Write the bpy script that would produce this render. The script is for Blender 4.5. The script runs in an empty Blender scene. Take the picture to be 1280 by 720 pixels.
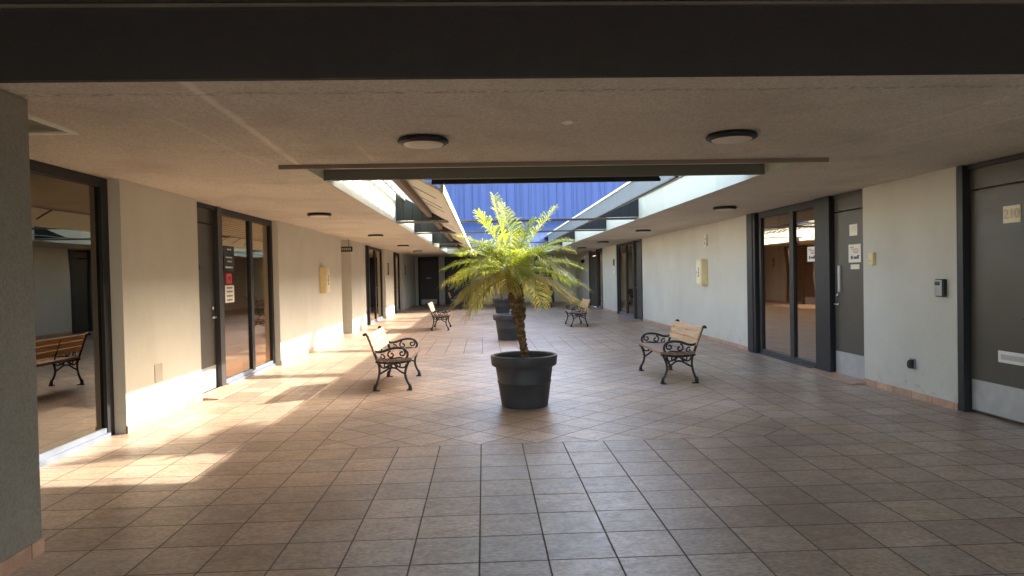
import bpy, math, random
from mathutils import Vector, Matrix
R = math.radians
random.seed(7)
scn = bpy.context.scene
col = scn.collection

# ------------------------------------------------------------------ camera
CX, CY, CZ = 0.05848, -6.8923, 1.67798
pitch, yaw, roll, FPX = -0.0189, 0.0405, -0.0202, 870.9
fw = Vector((math.sin(yaw)*math.cos(pitch), math.cos(yaw)*math.cos(pitch), math.sin(pitch)))
rt0 = Vector((math.cos(yaw), -math.sin(yaw), 0)); up0 = rt0.cross(fw)
rt = rt0*math.cos(roll) + up0*math.sin(roll)
up = -rt0*math.sin(roll) + up0*math.cos(roll)
cd = bpy.data.cameras.new('camera'); cam = bpy.data.objects.new('camera', cd); col.objects.link(cam)
cd.sensor_fit = 'HORIZONTAL'; cd.sensor_width = 36; cd.lens = FPX/1280*36; cd.clip_end = 2000; cd.clip_start = .05
M_ = Matrix((rt, up, -fw)).transposed().to_4x4(); M_.translation = Vector((CX, CY, CZ)); cam.matrix_world = M_
scn.camera = cam

# ------------------------------------------------------------------ light
SX, SY = 1.55, 0.98                     # towards the sun, per metre of height
sund = Vector((SX, SY, 1)).normalized()
elev = math.asin(sund.z)
w = bpy.data.worlds.new('World'); scn.world = w; w.use_nodes = True
nt = w.node_tree; bg = nt.nodes['Background']
sky = nt.nodes.new('ShaderNodeTexSky'); sky.sky_type = 'NISHITA'; sky.sun_disc = False
sky.sun_elevation = elev; sky.sun_rotation = math.atan2(SX, SY)
sky.air_density = 1.0; sky.dust_density = 3.0; sky.ozone_density = .6
nt.links.new(sky.outputs[0], bg.inputs[0]); bg.inputs[1].default_value = 0.15
sl = bpy.data.lights.new('sun', 'SUN'); sl.energy = 2.0; sl.angle = R(0.53); sl.color = (1, .96, .88)
so = bpy.data.objects.new('sun', sl); col.objects.link(so)
so.rotation_euler = (-sund).to_track_quat('-Z', 'Y').to_euler(); so.location = (20, 20, 20)
scn.view_settings.view_transform = 'Standard'; scn.view_settings.look = 'None'
scn.view_settings.exposure = 3.0; scn.view_settings.gamma = 1
scn.view_settings.use_curve_mapping = False
scn.cycles.max_bounces = 12; scn.cycles.diffuse_bounces = 8; scn.cycles.transparent_max_bounces = 16

# ------------------------------------------------------------------ helpers
class MB:
    def __init__(s): s.v = []; s.f = []; s.sm = []
    def add(s, vs, fs, smooth=False):
        o = len(s.v); s.v += [tuple(v) for v in vs]
        s.f += [tuple(i+o for i in f) for f in fs]; s.sm += [smooth]*len(fs); return s
    def box(s, x0, x1, y0, y1, z0, z1):
        x0, x1 = min(x0, x1), max(x0, x1); y0, y1 = min(y0, y1), max(y0, y1)
        return s.add([(x0,y0,z0),(x1,y0,z0),(x1,y1,z0),(x0,y1,z0),(x0,y0,z1),(x1,y0,z1),(x1,y1,z1),(x0,y1,z1)],
              [(3,2,1,0),(4,5,6,7),(0,1,5,4),(1,2,6,5),(2,3,7,6),(3,0,4,7)])
    def lathe(s, prof, c=(0,0,0), n=48, axis='z', smooth=True, cap=True):
        vs = []; fs = []
        for r, h in prof:
            for k in range(n):
                a = 2*math.pi*k/n
                if axis == 'z': vs.append((c[0]+r*math.cos(a), c[1]+r*math.sin(a), c[2]+h))
                elif axis == 'x': vs.append((c[0]+h, c[1]+r*math.cos(a), c[2]+r*math.sin(a)))
                else: vs.append((c[0]+r*math.cos(a), c[1]+h, c[2]+r*math.sin(a)))
        for i in range(len(prof)-1):
            for k in range(n):
                k2 = (k+1) % n; fs.append((i*n+k, i*n+k2, (i+1)*n+k2, (i+1)*n+k))
        s.add(vs, fs, smooth)
        if cap:
            o = len(s.v)-len(vs)
            s.f.append(tuple(o+k for k in range(n))[::-1]); s.sm.append(False)
            s.f.append(tuple(o+(len(prof)-1)*n+k for k in range(n))); s.sm.append(False)
        return s
    def tube(s, pts, rad, n=8, flat=1.0, up=Vector((0,1,0))):
        """swept tube; rad number or list; flat scales along 'up' side direction"""
        pts = [Vector(p) for p in pts]; m = len(pts)
        if not hasattr(rad, '__len__'): rad = [rad]*m
        vs = []; fs = []
        for i, p in enumerate(pts):
            t = (pts[min(i+1, m-1)]-pts[max(i-1, 0)]).normalized()
            a = up.cross(t)
            if a.length < 1e-3: a = Vector((1,0,0)).cross(t)
            a.normalize(); b = t.cross(a).normalized()
            for k in range(n):
                th = 2*math.pi*k/n
                vs.append(p+a*math.cos(th)*rad[i]+b*math.sin(th)*rad[i]*flat)
        for i in range(m-1):
            for k in range(n):
                k2 = (k+1) % n; fs.append((i*n+k, i*n+k2, (i+1)*n+k2, (i+1)*n+k))
        fs.append(tuple(range(n))[::-1]); fs.append(tuple((m-1)*n+k for k in range(n)))
        return s.add(vs, fs, True)
    def build(s, name, mat, parent=None, bevel=0):
        me = bpy.data.meshes.new(name); me.from_pydata(s.v, [], s.f); me.update()
        me.polygons.foreach_set('use_smooth', s.sm)
        o = bpy.data.objects.new(name, me); col.objects.link(o)
        if mat: me.materials.append(mat)
        if parent: o.parent = parent
        if bevel:
            b = o.modifiers.new('bevel', 'BEVEL'); b.width = bevel; b.segments = 2; b.limit_method = 'ANGLE'
        return o

def tag(o, label=None, cat=None, group=None, kind=None):
    if label: o['label'] = label
    if cat: o['category'] = cat
    if group: o['group'] = group
    if kind: o['kind'] = kind
    return o
def empty(name, loc, label, cat, group=None, rz=0):
    o = bpy.data.objects.new(name, None); col.objects.link(o); o.location = loc; o.rotation_euler.z = rz
    o.empty_display_size = .2
    return tag(o, label, cat, group)
def copy_tree(o, parent=None):
    c = o.copy(); col.objects.link(c)
    if parent: c.parent = parent
    for ch in list(o.children): copy_tree(ch, c)
    return c

class NT:
    def __init__(s, name):
        s.m = bpy.data.materials.new(name); s.m.use_nodes = True; s.t = s.m.node_tree
        s.b = s.t.nodes['Principled BSDF']; s.out = s.t.nodes['Material Output']
    def n(s, typ, **k):
        x = s.t.nodes.new(typ)
        for a, v in k.items(): setattr(x, a, v)
        return x
    def l(s, a, b): s.t.links.new(a, b)
    def sock(s, node_in, v):
        if isinstance(v, bpy.types.NodeSocket): s.l(v, node_in)
        else: node_in.default_value = v
    def math(s, op, a, b=0.0, c=None):
        x = s.n('ShaderNodeMath', operation=op); s.sock(x.inputs[0], a); s.sock(x.inputs[1], b)
        if c is not None: s.sock(x.inputs[2], c)
        return x.outputs[0]
    def mix(s, f, a, b, mode='MIX'):
        x = s.n('ShaderNodeMix', data_type='RGBA', blend_type=mode)
        s.sock(x.inputs[0], f); s.sock(x.inputs[6], a); s.sock(x.inputs[7], b); return x.outputs[2]
    def coord(s):
        g = s.n('ShaderNodeNewGeometry'); return g.outputs['Position']
    def noise(s, vec, scale, detail=4, rough=.55, out=0):
        x = s.n('ShaderNodeTexNoise'); s.l(vec, x.inputs['Vector']); x.inputs['Scale'].default_value = scale
        x.inputs['Detail'].default_value = detail; x.inputs['Roughness'].default_value = rough; return x.outputs[out]
    def ramp(s, v, stops):
        x = s.n('ShaderNodeValToRGB'); s.l(v, x.inputs[0]); e = x.color_ramp.elements
        e[0].position, e[0].color = stops[0][0], stops[0][1]; e[1].position, e[1].color = stops[-1][0], stops[-1][1]
        for p, c in stops[1:-1]:
            k = e.new(p); k.color = c
        return x.outputs[0]
    def bump(s, h, strength, dist):
        x = s.n('ShaderNodeBump'); s.l(h, x.inputs['Height']); x.inputs['Strength'].default_value = strength
        x.inputs['Distance'].default_value = dist; s.l(x.outputs[0], s.b.inputs['Normal']); return x
def C4(r, g, b): return (r, g, b, 1)
def srgb(r, g, b):
    f = lambda c: ((c/255+.055)/1.055)**2.4 if c/255 > .04045 else c/255/12.92
    return (f(r), f(g), f(b), 1)

def paint(name, c, rough=.5, var=.12, scale=3, bump=0, bscale=60, metal=0, coat=0, spec=.5):
    n = NT(name); p = n.coord()
    f = n.noise(p, scale, 5)
    a = tuple(x*(1-var) for x in c[:3])+(1,); b = tuple(min(1, x*(1+var)) for x in c[:3])+(1,)
    n.l(n.mix(n.ramp(f, [(.3, C4(0,0,0)), (.7, C4(1,1,1))]), a, b), n.b.inputs['Base Color'])
    g = n.noise(p, scale*4, 3); rr = n.math('MULTIPLY_ADD', g, .25, rough-.12)
    n.l(rr, n.b.inputs['Roughness']); n.b.inputs['Metallic'].default_value = metal
    n.b.inputs['Specular IOR Level'].default_value = spec
    if bump:
        n.bump(n.noise(p, bscale, 6, .6), .5, bump)
    return n.m

# ------------------------------------------------------------------ materials
def mat_floor():
    n = NT('terracotta_tiles'); p = n.coord(); T = .4064
    sx = n.n('ShaderNodeSeparateXYZ'); n.l(p, sx.inputs[0]); X, Y = sx.outputs[0], sx.outputs[1]
    wob = n.noise(p, 1.3, 2); 
    u1 = n.math('DIVIDE', X, T); v1 = n.math('DIVIDE', Y, T)
    s2 = .70710678/T
    u2 = n.math('ADD', n.math('MULTIPLY', n.math('ADD', X, Y), s2), .03)
    v2 = n.math('SUBTRACT', n.math('MULTIPLY', n.math('SUBTRACT', Y, X), s2), .03)
    def rng(v, a, b):
        return n.math('MULTIPLY', n.math('GREATER_THAN', v, a), n.math('LESS_THAN', v, b))
    my = n.math('ADD', n.math('ADD', rng(Y, 0, 8.128), rng(Y, 11.785, 19.1)), rng(Y, 23.0, 30.4))
    mk = n.math('MULTIPLY', rng(X, -4*T, 8*T), my)
    def mixf(f, a, b): 
        return n.math('ADD', n.math('MULTIPLY', a, n.math('SUBTRACT', 1.0, f)), n.math('MULTIPLY', b, f))
    u = mixf(mk, u1, u2); v = mixf(mk, v1, v2)
    def edge(c):
        f = n.math('FRACT', c); return n.math('MINIMUM', f, n.math('SUBTRACT', 1.0, f))
    d = n.math('MULTIPLY', n.math('MINIMUM', edge(u), edge(v)), T)
    # border lines of the panels
    bx = n.math('MINIMUM', n.math('ABSOLUTE', n.math('ADD', X, 4*T)), n.math('ABSOLUTE', n.math('SUBTRACT', X, 8*T)))
    inx = rng(X, -4*T-.02, 8*T+.02)
    by = None
    for yy in (0, 8.128, 11.785, 19.1, 23.0, 30.4):
        t = n.math('ABSOLUTE', n.math('SUBTRACT', Y, yy)); by = t if by is None else n.math('MINIMUM', by, t)
    by = n.math('ADD', by, n.math('MULTIPLY', n.math('SUBTRACT', 1.0, inx), 10))
    bx = n.math('ADD', bx, n.math('MULTIPLY', n.math('SUBTRACT', 1.0, my), 10))
    d = n.math('MINIMUM', d, n.math('MINIMUM', bx, by))
    d = n.math('ADD', d, n.math('MULTIPLY', n.math('SUBTRACT', n.noise(p, 30, 2), .5), .003))
    gr = n.n('ShaderNodeMapRange'); n.l(d, gr.inputs[0]); gr.inputs[1].default_value = .0035; gr.inputs[2].default_value = .0065
    g = gr.outputs[0]      # 0 in grout, 1 on tile
    cid = n.n('ShaderNodeCombineXYZ'); n.l(n.math('FLOOR', u), cid.inputs[0]); n.l(n.math('FLOOR', v), cid.inputs[1]); n.l(mk, cid.inputs[2])
    wn = n.n('ShaderNodeTexWhiteNoise', noise_dimensions='3D'); n.l(cid.outputs[0], wn.inputs['Vector'])
    # mottled tile face, offset by tile so that the pattern breaks at each joint
    off = n.n('ShaderNodeVectorMath', operation='MULTIPLY_ADD'); n.l(wn.outputs['Color'], off.inputs[0]); off.inputs[1].default_value = (7, 7, 7); n.l(p, off.inputs[2])
    st = n.n('ShaderNodeMapping'); n.l(off.outputs[0], st.inputs[0]); st.inputs['Scale'].default_value = (1, 1.7, 1)
    m1 = n.noise(st.outputs[0], 5.5, 6, .62); m2 = n.noise(st.outputs[0], 28, 4, .6)
    base = n.ramp(m1, [(.3, srgb(154,127,105)), (.5, srgb(183,156,132)), (.7, srgb(207,181,154))])
    base = n.mix(.5, base, n.ramp(m2, [(.36, srgb(128,106,90)), (.64, srgb(208,184,160))]))
    hs = n.n('ShaderNodeHueSaturation'); n.l(base, hs.inputs['Color'])
    n.l(n.math('MULTIPLY_ADD', wn.outputs['Value'], .30, .84), hs.inputs['Value'])
    sat = n.n('ShaderNodeSeparateColor'); n.l(wn.outputs['Color'], sat.inputs[0])
    n.l(n.math('MULTIPLY_ADD', sat.outputs[1], .22, .92), hs.inputs['Saturation'])
    # broad wear and old stains
    wear = n.noise(p, .55, 5, .6)
    tile = n.mix(n.ramp(wear, [(.40, C4(0,0,0)), (.72, C4(.55,.55,.55))]), hs.outputs[0], srgb(124,102,84))
    colr = n.mix(g, srgb(96,80,66), tile)
    n.l(colr, n.b.inputs['Base Color'])
    rr = n.math('MULTIPLY_ADD', n.noise(st.outputs[0], 9, 4), .30, .24)
    rr = n.math('ADD', n.math('MULTIPLY', rr, g), n.math('MULTIPLY', n.math('SUBTRACT', 1.0, g), .85))
    n.l(rr, n.b.inputs['Roughness'])
    n.b.inputs['Specular IOR Level'].default_value = .45
    h = n.math('ADD', g, n.math('MULTIPLY', m2, .18)); h = n.math('ADD', h, n.math('MULTIPLY', m1, .25))
    n.bump(h, .55, .003)
    return n.m

def mat_stucco(name, c1, c2, bscale, bdist, rough=.9, blot=.8, fine=.25):
    n = NT(name); p = n.coord()
    f = n.noise(p, blot, 6, .6); base = n.mix(n.ramp(f, [(.3, C4(0,0,0)), (.7, C4(1,1,1))]), c1, c2)
    sp = n.noise(p, bscale, 3, .7)
    base = n.mix(n.ramp(sp, [(.35, C4(fine,fine,fine)), (.6, C4(0,0,0))]), base, tuple(x*.45 for x in c1[:3])+(1,))
    n.l(base, n.b.inputs['Base Color']); n.b.inputs['Roughness'].default_value = rough
    n.b.inputs['Specular IOR Level'].default_value = .2
    n.bump(sp, .8, bdist)
    return n.m

def mat_siding(name, c, axis=0, pitch=.2, rough=.5, metal=0, groove=.012, dark=.45):
    n = NT(name); p = n.coord(); sx = n.n('ShaderNodeSeparateXYZ'); n.l(p, sx.inputs[0])
    u = n.math('DIVIDE', sx.outputs[axis], pitch); fr = n.math('FRACT', u)
    e = n.math('MULTIPLY', n.math('MINIMUM', fr, n.math('SUBTRACT', 1.0, fr)), pitch)
    mr = n.n('ShaderNodeMapRange'); n.l(e, mr.inputs[0]); mr.inputs[1].default_value = groove*.4; mr.inputs[2].default_value = groove
    wn = n.n('ShaderNodeTexWhiteNoise', noise_dimensions='1D'); n.l(n.math('FLOOR', u), wn.inputs['W'])
    hs = n.n('ShaderNodeHueSaturation'); hs.inputs['Color'].default_value = c
    st = n.n('ShaderNodeMapping'); n.l(p, st.inputs[0]); st.inputs['Scale'].default_value = (1, 1, .15) 
    nz = n.noise(st.outputs[0], 5, 5)
    n.l(n.math('ADD', n.math('MULTIPLY_ADD', wn.outputs['Value'], .10, .78), n.math('MULTIPLY', nz, .08)), hs.inputs['Value'])
    n.l(n.mix(mr.outputs[0], tuple(x*dark for x in c[:3])+(1,), hs.outputs[0]), n.b.inputs['Base Color'])
    n.b.inputs['Roughness'].default_value = rough; n.b.inputs['Metallic'].default_value = metal
    n.bump(mr.outputs[0], .6, .006)
    return n.m

def mat_wood(name, c1, c2, axis=1, rough=.5):
    n = NT(name); tc = n.n('ShaderNodeTexCoord'); mp = n.n('ShaderNodeMapping'); n.l(tc.outputs['Object'], mp.inputs[0])
    s = [14, 14, 14]; s[axis] = 1.2; mp.inputs['Scale'].default_value = s
    f = n.noise(mp.outputs[0], 2.2, 6, .6)
    n.l(n.ramp(f, [(.3, c1), (.7, c2)]), n.b.inputs['Base Color']); n.b.inputs['Roughness'].default_value = rough
    n.bump(f, .3, .002); return n.m

def mat_glass(name, tint, refl=.0, rough=.0):
    n = NT(name); t = n.n('ShaderNodeBsdfTransparent'); t.inputs[0].default_value = tint
    gl = n.n('ShaderNodeBsdfGlossy'); gl.inputs['Roughness'].default_value = rough; gl.inputs[0].default_value = (.96,.86,.70,1)
    fr = n.n('ShaderNodeFresnel'); gg = n.n('ShaderNodeNewGeometry'); n.l(n.math('MULTIPLY_ADD', gg.outputs['Backfacing'], 1/1.55-1.55, 1.55), fr.inputs[0])
    f = n.math('MINIMUM', n.math('MULTIPLY_ADD', fr.outputs[0], 1.35, refl), 1.0)
    p = n.coord(); bp = n.n('ShaderNodeBump'); n.l(n.noise(p, .9, 1), bp.inputs['Height']); bp.inputs['Strength'].default_value = .12; bp.inputs['Distance'].default_value = .02
    n.l(bp.outputs[0], gl.inputs['Normal'])
    ms = n.n('ShaderNodeMixShader'); n.l(f, ms.inputs[0]); n.l(t.outputs[0], ms.inputs[1]); n.l(gl.outputs[0], ms.inputs[2])
    n.l(ms.outputs[0], n.out.inputs[0]); return n.m

def mat_leaf(name, c1, c2, c3, trans=.5):
    n = NT(name); p = n.coord(); f = n.noise(p, 5, 3); g = n.noise(p, 60, 1)
    oi = n.n('ShaderNodeObjectInfo')
    base = n.mix(n.ramp(f, [(.35, C4(0,0,0)), (.65, C4(1,1,1))]), c1, c2)
    base = n.mix(n.ramp(g, [(.55, C4(0,0,0)), (.75, C4(.7,.7,.7))]), base, c3)
    n.l(base, n.b.inputs['Base Color']); n.b.inputs['Roughness'].default_value = .38
    tr = n.n('ShaderNodeBsdfTranslucent'); hs = n.n('ShaderNodeHueSaturation'); n.l(base, hs.inputs['Color'])
    hs.inputs['Value'].default_value = 1.7; hs.inputs['Saturation'].default_value = 1.1; n.l(hs.outputs[0], tr.inputs[0])
    ms = n.n('ShaderNodeMixShader'); ms.inputs[0].default_value = trans
    n.l(n.b.outputs[0], ms.inputs[1]); n.l(tr.outputs[0], ms.inputs[2]); n.l(ms.outputs[0], n.out.inputs[0]); return n.m

M = {}
M['floor'] = mat_floor()
M['ceil'] = mat_stucco('sprayed_stucco', srgb(210,200,182), srgb(226,216,198), 48, .014, blot=.5, fine=.5)
def ceiling_marks(m):
    """trowelled repair bands and old hairline marks that belong to the render itself"""
    t = m.node_tree; b = t.nodes['Principled BSDF']; L = t.links
    class Q(NT):
        def __init__(s): s.m = m; s.t = t; s.b = b
    n = Q(); p = n.coord(); sx = n.n('ShaderNodeSeparateXYZ'); L.new(p, sx.inputs[0]); X, Y = sx.outputs[0], sx.outputs[1]
    old = b.inputs['Base Color'].links[0].from_socket
    tot = None
    for c0, k, w, y0, y1, st in ((-1.76, -.045, .035, -2.8, .2, .85), (-2.1, .02, .02, -1.9, .2, .35), (3.40, -.12, .012, -2.8, .2, .5), (3.95, -.19, .014, -1.9, .2, .5), (-1.0, .02, .02, -.8, .1, .4)):
        xx = n.math('ADD', X, n.math('MULTIPLY', n.math('SUBTRACT', n.noise(p, 2.2, 3), .5), .09))
        d = n.math('ABSOLUTE', n.math('SUBTRACT', xx, n.math('MULTIPLY_ADD', Y, k, c0)))
        f = n.n('ShaderNodeMapRange'); L.new(d, f.inputs[0]); f.inputs[1].default_value = w*.4; f.inputs[2].default_value = w*1.3; f.inputs[3].default_value = st; f.inputs[4].default_value = 0
        g = n.math('MULTIPLY', f.outputs[0], n.math('MULTIPLY', n.math('GREATER_THAN', Y, y0), n.math('LESS_THAN', Y, y1)))
        tot = g if tot is None else n.math('MAXIMUM', tot, g)
    c = n.mix(n.math('MULTIPLY', tot, .75), old, srgb(244,236,218))
    # dark crusty line where the render meets the fascia
    yy = n.math('ADD', Y, n.math('MULTIPLY', n.math('SUBTRACT', n.noise(p, 3, 4), .5), .10))
    d = n.math('ABSOLUTE', n.math('ADD', yy, 2.52)); f = n.n('ShaderNodeMapRange'); L.new(d, f.inputs[0]); f.inputs[1].default_value = .0; f.inputs[2].default_value = .05; f.inputs[3].default_value = .5; f.inputs[4].default_value = 0
    c = n.mix(n.math('MULTIPLY', f.outputs[0], n.ramp(n.noise(p, 25, 3), [(.42, C4(0,0,0)), (.6, C4(1,1,1))])), c, srgb(90,80,66))
    # old damp stains
    c = n.mix(n.ramp(n.noise(p, 1.1, 5, .65), [(.5, C4(0,0,0)), (.72, C4(.35,.35,.35))]), c, srgb(150,134,112))
    L.new(c, b.inputs['Base Color'])
ceiling_marks(M['ceil'])
M['wall'] = mat_stucco('painted_stucco', srgb(198,194,179), srgb(210,206,191), 90, .0025, blot=.7, fine=.06)
def wall_marks(m):
    t = m.node_tree; b = t.nodes['Principled BSDF']; L = t.links
    class Q(NT):
        def __init__(s): s.m = m; s.t = t; s.b = b
    n = Q(); p = n.coord(); old = b.inputs['Base Color'].links[0].from_socket
    mp = n.n('ShaderNodeMapping'); L.new(p, mp.inputs[0]); mp.inputs['Scale'].default_value = (1.0, 1.0, .6)
    c = n.mix(n.ramp(n.noise(mp.outputs[0], 1.6, 6, .65), [(.50, C4(0,0,0)), (.8, C4(.28,.28,.28))]), old, srgb(176,168,148))
    sx = n.n('ShaderNodeSeparateXYZ'); L.new(p, sx.inputs[0])
    low = n.n('ShaderNodeMapRange'); L.new(sx.outputs[2], low.inputs[0]); low.inputs[1].default_value = .08; low.inputs[2].default_value = .45; low.inputs[3].default_value = 1; low.inputs[4].default_value = 0
    c = n.mix(n.math('MULTIPLY', low.outputs[0], n.ramp(n.noise(p, 9, 5, .7), [(.55, C4(0,0,0)), (.7, C4(.6,.6,.6))])), c, srgb(140,128,108))
    L.new(c, b.inputs['Base Color'])
wall_marks(M['wall'])
M['column'] = mat_stucco('rough_stucco', srgb(140,133,119), srgb(156,148,133), 45, .014, blot=1, fine=.3)
M['fascia'] = paint('dark_brown_fascia', srgb(34,30,27), .8, .1, 2)
M['trim'] = paint('brown_trim', srgb(120,104,88), .6, .1, 3)
M['bronze'] = paint('dark_bronze_frame', srgb(27,25,26), .5, .12, 4)
M['bronze_l'] = paint('grey_bronze_frame', srgb(62,60,60), .4, .1, 4, metal=.2)
M['alu'] = paint('mill_aluminium', srgb(120,126,136), .45, .1, 6, metal=.4)
M['door'] = paint('olive_grey_door', srgb(74,69,58), .42, .12, 1.6)
M['door_dark'] = paint('charcoal_door', srgb(50,47,47), .42, .12, 1.6)
M['kick'] = paint('brushed_kick_plate', srgb(175,176,172), .45, .12, 6, metal=.35)
M['steel'] = paint('satin_steel', srgb(190,190,188), .25, .05, 8, metal=.9)
M['base'] = None
M['white_panel'] = mat_siding('cream_panel_boards', srgb(194,196,178), 1, 1.45, .6, groove=.010, dark=.75)
M['gable'] = mat_siding('grey_green_boards', srgb(54,60,56), 0, .20, .7, groove=.014, dark=.5)
M['gable_d'] = mat_siding('dark_slate_boards', srgb(32,33,37), 0, .20, .7, groove=.014, dark=.5)
M['soffit'] = paint('pale_eave_boards', srgb(232,230,214), .7, .05, 3)
M['beam'] = paint('grey_green_beam', srgb(92,91,80), .6, .08, 3)
M['fascia_blue'] = paint('grey_blue_eave_fascia', srgb(96,104,106), .5, .1, 3)
M['blue'] = mat_siding('blue_ribbed_metal', srgb(88,106,160), 0, .53, .5, 0, groove=.03, dark=.62)  # blue metal, with the reflected sky put into its base colour
M['blue_l'] = paint('blue_metal_cap', srgb(60,68,118), .45, .08, 2)
M['slate_metal'] = mat_siding('steel_blue_roofing', srgb(66,84,120), 0, .4, .45, 0, groove=.03, dark=.6)
M['iron'] = paint('black_cast_iron', srgb(34,32,32), .42, .2, 20, bump=.001, bscale=120)
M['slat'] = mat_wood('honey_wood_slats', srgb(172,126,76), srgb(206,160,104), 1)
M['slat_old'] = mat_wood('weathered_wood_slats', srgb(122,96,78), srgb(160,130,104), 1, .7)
M['pot'] = paint('charcoal_resin', srgb(60,60,62), .55, .3, 4, bump=.0006, bscale=60)
M['soil'] = paint('potting_soil', srgb(70,58,44), .95, .4, 30, bump=.02, bscale=40)
M['glass'] = mat_glass('tinted_glass', (.80,.76,.70,1), .05)
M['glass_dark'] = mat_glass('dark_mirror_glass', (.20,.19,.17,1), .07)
M['blind'] = paint('brown_blind_slat', srgb(172,108,70), .5, .12, 2)
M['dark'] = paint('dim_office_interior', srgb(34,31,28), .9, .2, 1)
M['white'] = paint('white_plastic', srgb(222,222,214), .45, .05, 5)
M['cream'] = paint('cream_enamel', srgb(222,204,150), .4, .08, 6)
M['cream_w'] = paint('cream_plate', srgb(232,222,190), .5, .05, 6)
M['black'] = paint('black_plastic', srgb(18,18,19), .5, .1, 8)
M['red'] = paint('red_print', srgb(205,40,44), .5, .05, 8)
M['maroon'] = paint('maroon_lettering', srgb(110,40,44), .5, .05, 8)
M['paper'] = paint('notice_paper', srgb(232,226,208), .7, .04, 8)
M['ink'] = paint('grey_ink', srgb(84,80,78), .7, .1, 8)
M['pink'] = paint('pink_print', srgb(190,110,110), .7, .1, 8)
M['lens'] = paint('frosted_lens', srgb(214,200,176), .4, .04, 6)
M['digit'] = paint('raised_beige_digits', srgb(196,184,150), .5, .05, 8)
M['grille'] = paint('vent_grille_paint', srgb(176,166,146), .6, .08, 6)
M['leaf'] = mat_leaf('palm_leaf', srgb(122,140,56), srgb(164,164,54), srgb(186,170,84), .5)
M['leaf_old'] = mat_leaf('palm_leaf_drying', srgb(140,140,66), srgb(172,152,84), srgb(196,164,104), .4)
M['rachis'] = paint('palm_rib', srgb(168,168,84), .5, .15, 20)

def mat_bark():
    n = NT('palm_bark'); p = n.coord(); sx = n.n('ShaderNodeSeparateXYZ'); n.l(p, sx.inputs[0])
    f = n.noise(p, 26, 5, .65); g = n.noise(p, 7, 3)
    c = n.ramp(f, [(.3, srgb(52,38,26)), (.5, srgb(112,84,54)), (.68, srgb(172,140,96))])
    n.l(n.mix(n.math('MULTIPLY', g, .4), c, srgb(84,72,56)), n.b.inputs['Base Color']); n.b.inputs['Roughness'].default_value = .9
    n.bump(f, .9, .02); return n.m
M['bark'] = mat_bark()
def mat_base():
    n = NT('terracotta_skirting'); p = n.coord(); sx = n.n('ShaderNodeSeparateXYZ'); n.l(p, sx.inputs[0])
    u = n.math('DIVIDE', n.math('ADD', sx.outputs[0], sx.outputs[1]), .4064); fr = n.math('FRACT', u)
    e = n.math('MINIMUM', fr, n.math('SUBTRACT', 1.0, fr))
    m1 = n.noise(p, 7, 5, .6)
    wn = n.n('ShaderNodeTexWhiteNoise', noise_dimensions='1D'); n.l(n.math('FLOOR', u), wn.inputs['W'])
    hs = n.n('ShaderNodeHueSaturation'); n.l(n.ramp(m1, [(.3, srgb(176,134,108)), (.7, srgb(206,168,138))]), hs.inputs['Color'])
    n.l(n.math('MULTIPLY_ADD', wn.outputs['Value'], .2, .86), hs.inputs['Value'])
    n.l(n.mix(n.math('GREATER_THAN', e, .010), srgb(90,72,60), hs.outputs[0]), n.b.inputs['Base Color'])
    n.b.inputs['Roughness'].default_value = .45; return n.m
M['base'] = mat_base()

# ------------------------------------------------------------------ setting
XL, XR, H = -3.931, 5.525, 2.826
OXL, OXR, OY0, OY1 = -1.76, 3.40, .24, 28.4
YE = 34.0
fl = MB(); fl.add([(-60,-40,0),(60,-40,0),(60,90,0),(-60,90,0)], [(0,1,2,3)]).build('floor', M['floor'])
tag(bpy.data.objects['floor'], kind='structure')

# roof over the courtyard walk ----------------------------------------------
roof = empty('courtyard_roof', (0,0,H), 'rough stucco canopy roof with a long rectangular light well over the tiled walk', 'roof')
def rp(mb, name, mat, bevel=0):
    o = mb.build(name, mat, roof, bevel); o.location = (0,0,-H); return o
c = MB()
YF = -2.80
c.box(-9, 11, YF, OY0, H, H+.12); c.box(-9, OXL, OY0, OY1, H, H+.12); c.box(OXR, 11, OY0, OY1, H, H+.12); c.box(-9, 11, OY1, YE+.2, H, H+.12)
rp(c, 'ceiling', M['ceil'])
# fine construction joints of the ceiling render
j = MB()
j.box(.932, .943, YF, OY0, H-.003, H+.01); j.box(-1.91, -1.904, YF, OY0, H-.003, H+.01)
j.add([(3.52,-2.75,H-.003),(3.528,-2.75,H-.003),(3.668,.24,H-.003),(3.66,.24,H-.003)], [(0,3,2,1)])
rp(j, 'ceiling_joint', paint('joint_line', srgb(205,192,170), .8, .1, 9))
# front fascia facing the camera and the higher soffit behind it
rp(MB().box(-9, 11, YF-.05, YF-.002, H-.002, 3.215), 'front_fascia', M['fascia'])
rp(MB().box(-9, 11, YF-.09, YF-.052, 3.215, 3.235).box(-9, 11, YF-.14, YF-.052, 3.245, 3.262).box(-9, 11, YF-.052, YF, 3.215, 3.4), 'fascia_trim', paint('dark_olive_trim', srgb(84,80,70), .6, .15, 3))
rp(MB().box(-9, 11, -8.6, YF-.052, 3.29, 3.40), 'porch_soffit', M['fascia'])
# drip edge in front of the light well
rp(MB().box(-1.975, 3.66, OY0-.03, OY0, 2.785, H-.001), 'drip_edge', M['trim'])
# cream panels lining the light well
PT_L, PT_R = 3.44, 3.26
rp(MB().box(OXL-.03, OXL+.012, OY0+.05, OY1-.05, H-.012, PT_L), 'side_panel', M['white_panel'])
rp(MB().box(OXR-.012, OXR+.03, OY0+.05, OY1-.05, H-.012, PT_R), 'side_panel', M['white_panel'])
rp(MB().box(OXL-.02, OXR+.02, OY0-.01, OY0+.048, H-.0125, 3.3), 'end_panel', M['white_panel'])
rp(MB().box(OXL-.02, OXR+.02, OY1-.048, OY1+.01, H-.0125, 3.1), 'end_panel', M['white_panel'])
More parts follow.
